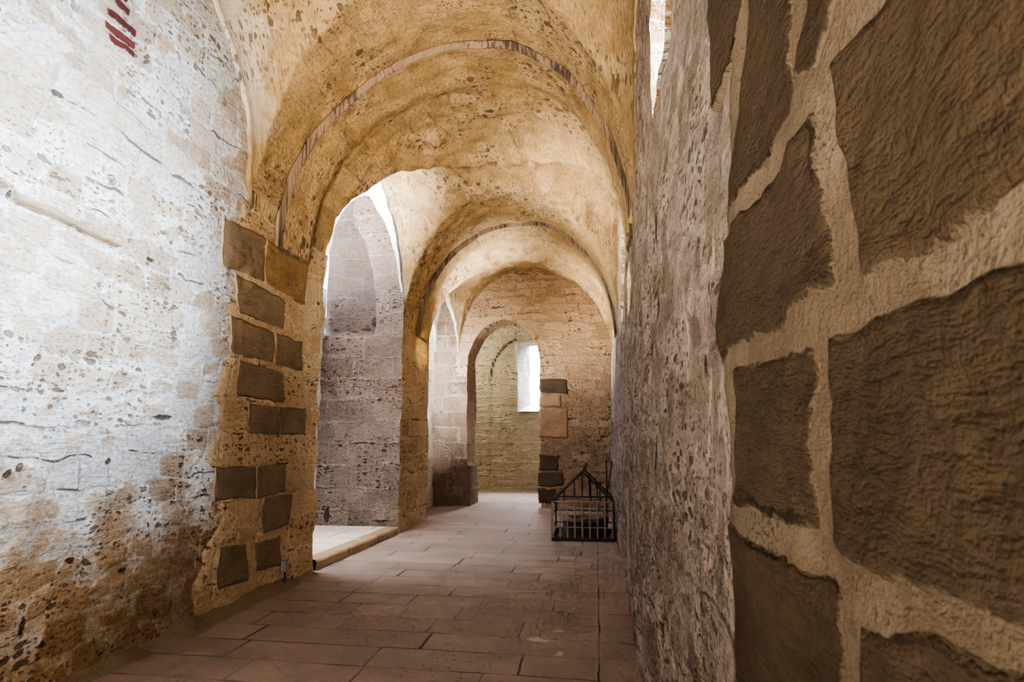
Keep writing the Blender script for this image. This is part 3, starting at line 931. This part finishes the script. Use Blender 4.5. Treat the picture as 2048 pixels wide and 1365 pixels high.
W.grid(np.stack([XX + 0.33 * DD * (fx1 - XX), YF + DD, fz0 + 0.25 * DD], -1), np.stack([DD, XX], -1))
W.grid(np.stack([XX + 0.33 * DD * (fx1 - XX), YF + DD, fz1 + 0 * DD], -1), np.stack([DD, XX], -1))
tag(W.build('window_4', M['white']), kind='structure')

BK = Shell()
XX, ZZ = np.meshgrid(span(-3.4, 0.6, 0.15), span(-0.09, 5.9, 0.15), indexing='ij')
BK.grid(np.stack([XX, 0 * XX - 2.38, ZZ], -1), np.stack([XX, ZZ], -1))
tag(BK.build('wall_back', M['end']), kind='structure')

# ------------------------------------------------------------------ floors
FL = Shell()
xx, yy = pts(span(-5.6, -3.3, 0.3), span(-3.3, 0.5, 0.06)), pts(span(-2.4, 3.5, 0.10), span(3.5, 7, 0.06), span(7, 20.4, 0.12))
XX, YY = np.meshgrid(xx, yy, indexing='ij')
chalk = np.zeros_like(XX)
for (u, v, rx, ry) in [(1082, 1282, .11, .045), (1068, 1278, .06, .05), (1121, 1308, .012, .09), (1118, 1262, .05, .05)]:
    q = survey(u, v, (0, 0, 1), 0)
    chalk = np.maximum(chalk, np.exp(-(((XX - q[0]) / rx) ** 2 + ((YY - q[1]) / ry) ** 2)))
FL.grid(np.stack([XX, YY, 0 * XX], -1), np.stack([XX, YY], -1), amp=0.07, chalk=chalk)
floor = tag(FL.build('floor', M['floor']), kind='structure')

step = empty('stone_step', (-3.2, 9.0, 0), 'long low stone step across the tall left archway with a pale paved landing', 'step')
for (y0, y1) in ((7.49, 8.46), (8.47, 9.52), (9.53, 10.46)):
    a = 7.40
    x0 = float(xl((y0 + y1) / 2)) - 0.20
    q = Shell()
    prof = np.array([(0.0, 0.0), (0.004, 0.085), (-0.012, 0.112), (-0.035, 0.118), (-0.12, 0.118), (-0.2, 0.118)])
    ty = span(y0, y1, 0.03)
    PX = np.stack([xl(ty) + 0.03 + dx for dx, dz in prof], -1)
    PZ = np.repeat(prof[None, :, 1], len(ty), 0)
    PY = np.repeat(ty[:, None], len(prof), 1)
    sdv = np.minimum(PY - y0, y1 - PY)
    nz = 0.008 * vnoise(np.stack([PX, PY, PZ], -1).reshape(-1, 3) * 7, 71).reshape(PX.shape)
    q.grid(np.stack([PX + nz - 0.01 * np.exp(-sdv / 0.02), PY, PZ + nz * 0.6 * (PZ > 0.01)], -1) - np.array([-3.2, 9.0, 0]), np.stack([PY, PZ + PX], -1), amp=0, sd=sdv + 0.05, flip=True)
    q.build('kerb_stone', M['kerb'], step)
SL = Shell()
XX, YY = np.meshgrid(span(-4.57, -3.33, 0.06), span(7.49, 10.46, 0.06), indexing='ij')
SL.grid(np.stack([XX + 3.2, YY - 9.0, 0 * XX + 0.115], -1), np.stack([XX, YY], -1), amp=0.0, chalk=0 * XX)
SL.build('landing_slab', M['slab'], step)

# ------------------------------------------------------------------ iron cage over the well
cx0, cx1, cy0, cy1, ch, cz = -0.675, 0.245, 10.08, 10.98, 0.575, 1.02
cage = empty('iron_cage', ((cx0 + cx1) / 2, (cy0 + cy1) / 2, 0), 'black gabled iron cage standing on the floor by the right wall over a well', 'cage')
OFF = ((cx0 + cx1) / 2, (cy0 + cy1) / 2, 0)
cxm = (cx0 + cx1) / 2


def part(name, mat, bars, label=None):
    m = MB()
    for b in bars:
        m.bar(*b)
    o = m.build(name, mat, cage, OFF)
    if label:
        o['label'] = label
    return o


part('base_frame', M['iron'], [((cx0, y, 0.036), (cx1, y, 0.036), 0.035, 0.07) for y in (cy0, cy1)] + [((x, cy0, 0.033), (x, cy1, 0.033), 0.03, 0.06) for x in (cx0, cx1)])
for x in (cx0, cx1):
    for y in (cy0, cy1):
        part('post', M['iron'], [((x, y, 0.03), (x, y, ch), 0.026, 0.026)])
part('top_rail', M['worn'], [((cx0 - 0.01, cy0 - 0.004, ch), (cx1 + 0.03, cy0 - 0.004, ch), 0.022, 0.024)], 'worn front rail, caught light painted grey')
part('top_rail', M['iron'], [((cx0, cy1, ch), (cx1, cy1, ch), 0.022, 0.022)])
for x in (cx0, cx1):
    part('top_rail', M['iron'], [((x, cy0, ch), (x, cy1, ch), 0.022, 0.022)])
for z in (0.20, 0.385):
    part('cross_rail', M['worn'], [((cx0, cy0, z), (cx1, cy0, z), 0.012, 0.016)], 'worn front rail, caught light painted grey')
    part('cross_rail', M['iron'], [((cx0, cy1, z - 0.03), (cx1, cy1, z - 0.03), 0.012, 0.018)])
    for x in (cx0, cx1):
        part('cross_rail', M['iron'], [((x, cy0, z), (x, cy1, z), 0.012, 0.018)])
for i in range(9):
    x = cx0 + 0.006 + (cx1 - cx0) / 8.3 * i
    part('bar', M['worn'], [((x, cy0 - 0.012, 0.05), (x + random.uniform(-.006, .006), cy0 - 0.012, ch), 0.024, 0.016)], 'worn front bar, caught light painted grey')
for i in range(1, 6):
    y = cy0 + (cy1 - cy0) / 6 * i
    part('bar', M['iron'], [((cx1, y, 0.05), (cx1, y, ch), 0.014, 0.016)])
for y in (cy0, cy1):
    w = 0.030 if y == cy0 else 0.026
    for xa_, s in ((cx0, 1), (cx1, -1)):
        part('rafter', M['iron'], [((xa_ - 0.01 * s, y, ch - 0.005), (cxm + 0.008 * s, y, cz + (0.012 if s < 0 else 0)), w, w)])
part('ridge_rail', M['iron'], [((cxm, cy0, cz - 0.01), (cxm, cy1, cz - 0.01), 0.022, 0.022)])
for (fx, y) in [(0.20, cy0), (0.63, cy0), (0.78, cy0), (0.33, cy1), (0.47, cy1), (0.60, cy1), (0.74, cy1)]:
    x = cx0 + (cx1 - cx0) * fx
    top = ch + (cz - ch) * (1 - abs(x - cxm) / (cxm - cx0))
    part('gable_bar', M['iron'], [((x, y, ch), (x, y, top - 0.005), 0.020, 0.018)])
for fx in (0.25, 0.5, 0.75):
    for s in (-1, 1):
        xe = cxm + s * (cxm - cx0) * fx
        ze = cz - (cz - ch) * fx
        part('purlin', M['iron'], [((xe, cy0, ze), (xe, cy1, ze), 0.012, 0.012)])

# the well mouth inside the cage
well = empty('well_mouth', (cxm + 0.02, 10.53, 0), 'low round sooty stone well mouth inside the gabled iron cage', 'well')


def lathe(name, prof, mat, parent, n=40, seed=0, rough=0.012):
    V, F = [], []
    for (r, z) in prof:
        for j in range(n):
            a = 2 * PI * j / n
            V.append((r * math.cos(a), r * math.sin(a), z))
    V = np.array(V)
    V += rough * np.stack([vnoise(V * 8 + seed, 81 + i) for i in range(3)], -1)
    V[:, 2] = np.maximum(V[:, 2], 0.0)
    for i in range(len(prof) - 1):
        for j in range(n):
            a, b = i * n + j, i * n + (j + 1) % n
            F.append((a, b, b + n, a + n))
    return mesh_obj(name, V, F, mat, parent)


lathe('curb', [(0.36, 0.0), (0.37, 0.10), (0.35, 0.18), (0.345, 0.25), (0.30, 0.27), (0.25, 0.26), (0.24, 0.20), (0.24, 0.02)], M['well'], well)
lathe('rim', [(0.355, 0.255), (0.362, 0.29), (0.34, 0.315), (0.28, 0.315), (0.255, 0.29), (0.255, 0.25)], M['wellrim'], well, seed=4).__setitem__('label', 'paler worn rim stone')

# two iron rods leaning in the corner behind the cage
for nm, (x0, y0), (x1, y1, z1), r, lab in (('iron_rod', (0.155, 11.12), (0.16, 11.16, 1.16), 0.011, 'upright thin black iron rod standing behind the cage, nearer the doorway'),
                                           ('iron_rod', (0.05, 11.20), (0.262, 11.3, 1.13), 0.010, 'slanted thin black iron rod leaning on the right wall behind the cage')):
    e = MB()
    e.tube([(x0, y0, 0.0), ((x0 + x1) / 2 + .004, (y0 + y1) / 2, z1 / 2), (x1, y1, z1)], r, 8)
    o = e.build(nm, M['iron'], smooth=True)
    tag(o, lab, 'rod')

# ------------------------------------------------------------------ small fittings
jb = empty('junction_box', (-3.235, 6.64, 0.155), 'small grey electrical box low on the left pier beside a dark stone', 'electrical box')
m = MB()
m.bar((0.012, 0, 0.0), (0.012, 0, 0.105), 0.075, 0.05, up=(1, 0, 0))
m.build('housing', M['box'], jb)
m = MB()
m.bar((0.04, 0, 0.008), (0.04, 0, 0.097), 0.066, 0.008, up=(1, 0, 0))
m.build('lid', M['box'], jb)
m = MB()
m.tube([(0.02, 0, 0.004), (0.022, 0.004, -0.05), (0.025, -0.003, -0.11), (0.05, 0.0, -0.148)], 0.010)
m.build('cable', M['cable'], jb, smooth=True)
jb = empty('junction_box', (0.283, 6.42, 0.10), 'small dark grey electrical box at the foot of the right wall', 'electrical box')
m = MB()
m.bar((-0.004, 0, 0.0), (-0.004, 0, 0.12), 0.08, 0.05, up=(1, 0, 0))
m.build('housing', M['box'], jb)
m = MB()
m.bar((-0.031, 0, 0.01), (-0.031, 0, 0.11), 0.07, 0.006, up=(1, 0, 0))
m.build('lid', M['box'], jb)
m = MB()
m.tube([(-0.005, 0, 0.12), (0.004, 0, 0.5), (0.014, 0.0, 0.95)], 0.008)
tag(m.build('conduit', M['conduit'], jb, smooth=True), 'pale thin conduit')

# corbel stubs under the arch springings
def lump(name, c, r, mat, parent, seed, label):
    n = 18
    th = np.linspace(0, PI, n)
    ph = np.linspace(0, 2 * PI, 2 * n)
    T_, P_ = np.meshgrid(th, ph, indexing='ij')
    d = np.stack([np.sin(T_) * np.cos(P_), np.sin(T_) * np.sin(P_), np.cos(T_)], -1)
    d = np.sign(d) * np.abs(d) ** 0.7
    V = d.reshape(-1, 3) * np.array(r)
    V = V * (1 + 0.22 * vnoise(d.reshape(-1, 3) * 2.2 + seed, 91)[:, None] + 0.1 * vnoise(d.reshape(-1, 3) * 6 + seed, 92)[:, None]) + np.array(c)
    idx = np.arange(len(V)).reshape(T_.shape)
    f = np.stack([idx[:-1, :-1], idx[1:, :-1], idx[1:, 1:], idx[:-1, 1:]], -1).reshape(-1, 4)
    o = mesh_obj(name, V, f, mat, parent)
    o['label'] = label
    return o


q = survey(1263, 440, (1, 0, -0.03), 0.28)
lump('corbel', q, (0.05, 0.13, 0.11), M['ochre'], wall_right, 1.0, 'broken stub of the arch springing, sunlight painted yellow')
q = survey(848, 662, (1, 0, 0), -3.19)
P2o = bpy.data.objects['wall_left_pier']
lump('corbel', q, (0.07, 0.12, 0.06), M['ochre'], P2o, 3.0, 'broken stub of the arch springing, sunlight painted yellow')
q = survey(565, 480, (1, 0, 0), -3.26)
lump('corbel', q, (0.06, 0.10, 0.13), plain('sooty brick', (0.14, 0.08, 0.06), 0.95, col2=(0.05, 0.03, 0.025), bump=0.02), wall_left, 5.0, 'sooty broken stub of the arch springing')
m = MB()
m.bar((0.325, 12.55, 1.36), (0.335, 12.55, 1.82), 0.03, 0.02)
tag(m.build('wall_slot', M['iron'], wall_right), 'narrow black upright slot')

# ------------------------------------------------------------------ light
def area(name, loc, target, sx, sy, power, col, spread=180):
    l = bpy.data.lights.new(name, 'AREA')
    l.shape = 'RECTANGLE'
    l.size, l.size_y = sx, sy
    l.energy = power
    l.color = col
    l.spread = math.radians(spread)
    o = bpy.data.objects.new(name, l)
    C.objects.link(o)
    o.location = loc
    o.rotation_euler = (Vector(target) - Vector(loc)).to_track_quat('-Z', 'Y').to_euler()
    return o


def spot(name, loc, target, power, col, size=60, blend=0.8, r=0.15):
    l = bpy.data.lights.new(name, 'SPOT')
    l.energy = power
    l.color = col
    l.spot_size = math.radians(size)
    l.spot_blend = blend
    l.shadow_soft_size = r
    o = bpy.data.objects.new(name, l)
    C.objects.link(o)
    o.location = loc
    o.rotation_euler = (Vector(target) - Vector(loc)).to_track_quat('-Z', 'Y').to_euler()
    return o


DAY, SUNC, WARM = (0.80, 0.90, 1.0), (1.0, 0.93, 0.82), (1.0, 0.66, 0.30)
area('daylight_window_1', (4.0, 3.5, 5.4), (-3.28, 3.3, 3.2), 3.0, 2.0, 5400, DAY)
area('daylight_window_2', (3.2, 8.6, 5.0), (-3.2, 8.9, 3.0), 1.6, 1.6, 260, SUNC)
area('daylight_window_3', (1.15, 13.25, 3.5), (-3.2, 13.5, 3.0), 1.2, 0.4, 60, SUNC)
area('daylight_side_2', (-4.5, 8.5, 1.6), (-0.2, 9.0, 5.0), 2.4, 1.6, 120, (1.0, 0.90, 0.76), 36)
area('side_fill_up', (-3.6, 8.9, 2.2), (-4.4, 9.3, 5.5), 0.6, 1.2, 330, (0.95, 0.97, 1.0), 68)  # unseen lamp added below the side vault to whiten its soffit
area('daylight_side_down', (-3.95, 7.75, 3.6), (-3.9, 8.9, 0.0), 0.7, 0.4, 45, (0.86, 0.93, 1.0), 100)
area('daylight_side_3', (-3.74, 13.1, 1.7), (0.2, 13.5, 4.5), 2.2, 1.2, 170, (1.0, 0.92, 0.80), 45)
area('side_3_fill_top', (-3.5, 13.7, 1.6), (-2.7, 12.75, 4.7), 0.4, 0.8, 65, (1.0, 0.97, 0.92), 45)  # upward lamp added out of view, brightens the web behind the second arch
area('daylight_side_3_end', (-3.45, 12.6, 2.6), (-2.4, 14.98, 3.4), 0.3, 0.8, 14, (1.0, 0.95, 0.88), 90)
area('side_3_fill_back', (-3.50, 12.40, 2.2), (-3.80, 13.6, 2.6), 0.5, 0.25, 80, (0.95, 0.97, 1.0), 100)  # added lamp hidden behind the second pier, lights the bay's back wall
area('daylight_far', (-1.6, 23.4, 6.2), (-2.1, 18, 1.0), 2.2, 2.2, 3600, (0.95, 0.97, 1.0))
area('far_room', (-4.6, 18.4, 4.9), (-2.6, 19.5, 1.2), 1.5, 1.5, 110, (1.0, 0.92, 0.74))
area('corridor_fill', (-1.5, -2.1, 2.8), (-1.5, 6, 1.9), 2.6, 2.6, 36, (1.0, 0.90, 0.79))
area('left_bounce', (-3.0, -0.9, 1.7), (0.3, 1.6, 1.6), 1.8, 2.4, 20, (1.0, 0.91, 0.80))
area('vault_bounce', (-1.5, -0.6, 0.25), (-1.45, 3.4, 5.5), 2.2, 1.4, 140, (1.0, 0.88, 0.72), 85)
spot('warm_flood', (-0.9, -1.2, 1.0), (-1.7, 6.9, 4.7), 2700, (1.0, 0.80, 0.53), 44, 1.0, 0.3)
area('low_bounce', (-0.1, -1.0, 0.9), (-3.28, 3.2, 0.5), 0.8, 1.2, 26, (1.0, 0.90, 0.78), 90)
spot('sun_streak', (-4.2, 8.0, 3.6), (0.38, 6.9, 3.1), 2600, (1.0, 0.70, 0.22), 8, 0.7, 0.03)
spot('sun_spot', (0.75, 8.55, 3.7), (-3.2, 11.75, 3.15), 1100, (1.0, 0.66, 0.14), 9, 0.9, 0.03)

w = bpy.data.worlds.new('sky')
bpy.context.scene.world = w
w.use_nodes = True
bg = w.node_tree.nodes['Background']
sk = w.node_tree.nodes.new('ShaderNodeTexSky')
sk.sky_type = 'NISHITA'
sk.sun_elevation = math.radians(48)
sk.sun_rotation = math.radians(200)
sk.sun_disc = False
w.node_tree.links.new(sk.outputs[0], bg.inputs[0])
bg.inputs[1].default_value = 1.3

# ------------------------------------------------------------------ camera
cam = bpy.data.cameras.new('camera')
cam.sensor_width = 36
cam.lens = F_PX / 2048 * 36
cam.clip_start = 0.02
cam.dof.use_dof = True
cam.dof.focus_distance = 8.0
cam.dof.aperture_fstop = 9.0
co = bpy.data.objects.new('camera', cam)
C.objects.link(co)
Rm = Matrix(((RV[0], UV_[0], -FV[0]), (RV[1], UV_[1], -FV[1]), (RV[2], UV_[2], -FV[2])))
co.matrix_world = Matrix.Translation(EYE.tolist()) @ Rm.to_4x4()
sc = bpy.context.scene
sc.camera = co
sc.cycles.use_denoising = True
sc.cycles.max_bounces = 6
sc.cycles.diffuse_bounces = 3
sc.cycles.use_adaptive_sampling = True
sc.cycles.adaptive_threshold = 0.1
sc.cycles.adaptive_min_samples = 12
sc.cycles.caustics_reflective = False
sc.cycles.time_limit = 900
sc.cycles.sample_clamp_indirect = 6.0
sc.view_settings.view_transform = 'AgX'
sc.view_settings.look = 'AgX - Medium High Contrast'
sc.view_settings.exposure = 0.6

# ------------------------------------------------------------------ what each piece of the building is
for nm, lab, cat in (
        ('ceiling', 'ochre plastered groin vault with two stone transverse arches over the corridor', 'ceiling'),
        ('ceiling_side', 'bright white vault over the two side bays behind the left archways', 'ceiling'),
        ('wall_left', 'whitewashed rubble wall with dark brown blocks and red bricks on the left', 'wall'),
        ('wall_left_pier', 'sand coloured stone pier between the two left archways', 'wall'),
        ('wall_side', 'grey mauve block wall with arched recess seen through the tall left archway', 'wall'),
        ('wall_side_back', 'white plastered back wall of the side bays behind the left archways', 'wall'),
        ('wall_right', 'rough brown rubble wall with huge tooled blocks close by on the right', 'wall'),
        ('wall_end', 'coursed tan stone wall around the pointed doorway at the corridor end', 'wall'),
        ('wall_far', 'yellowish wall with blind arch line in the room beyond the doorway', 'wall'),
        ('wall_far_room', 'plain yellowish side walls and ceiling of the room beyond the doorway', 'wall'),
        ('wall_back', 'coursed stone wall that closes the corridor behind the viewer', 'wall'),
        ('window_1', 'sunlit brick window slit high in the right wall, the nearest one', 'window'),
        ('window_2', 'narrow bright window slit in the right wall under the second vault', 'window'),
        ('window_3', 'thin bright window slit in the right wall next to the end wall', 'window'),
        ('window_4', 'glowing splayed window in the far wall beyond the pointed doorway', 'window'),
        ('door_1', 'pointed stone doorway without a door at the corridor end', 'doorway'),
        ('floor', 'worn brown paving laid in rows across the corridor', 'floor'),
        ('baseboard_left', 'sloping mortar fillet along the foot of the left wall', 'fillet')):
    o_ = bpy.data.objects.get(nm)
    if o_ is not None:
        o_['label'] = lab
        o_['category'] = cat
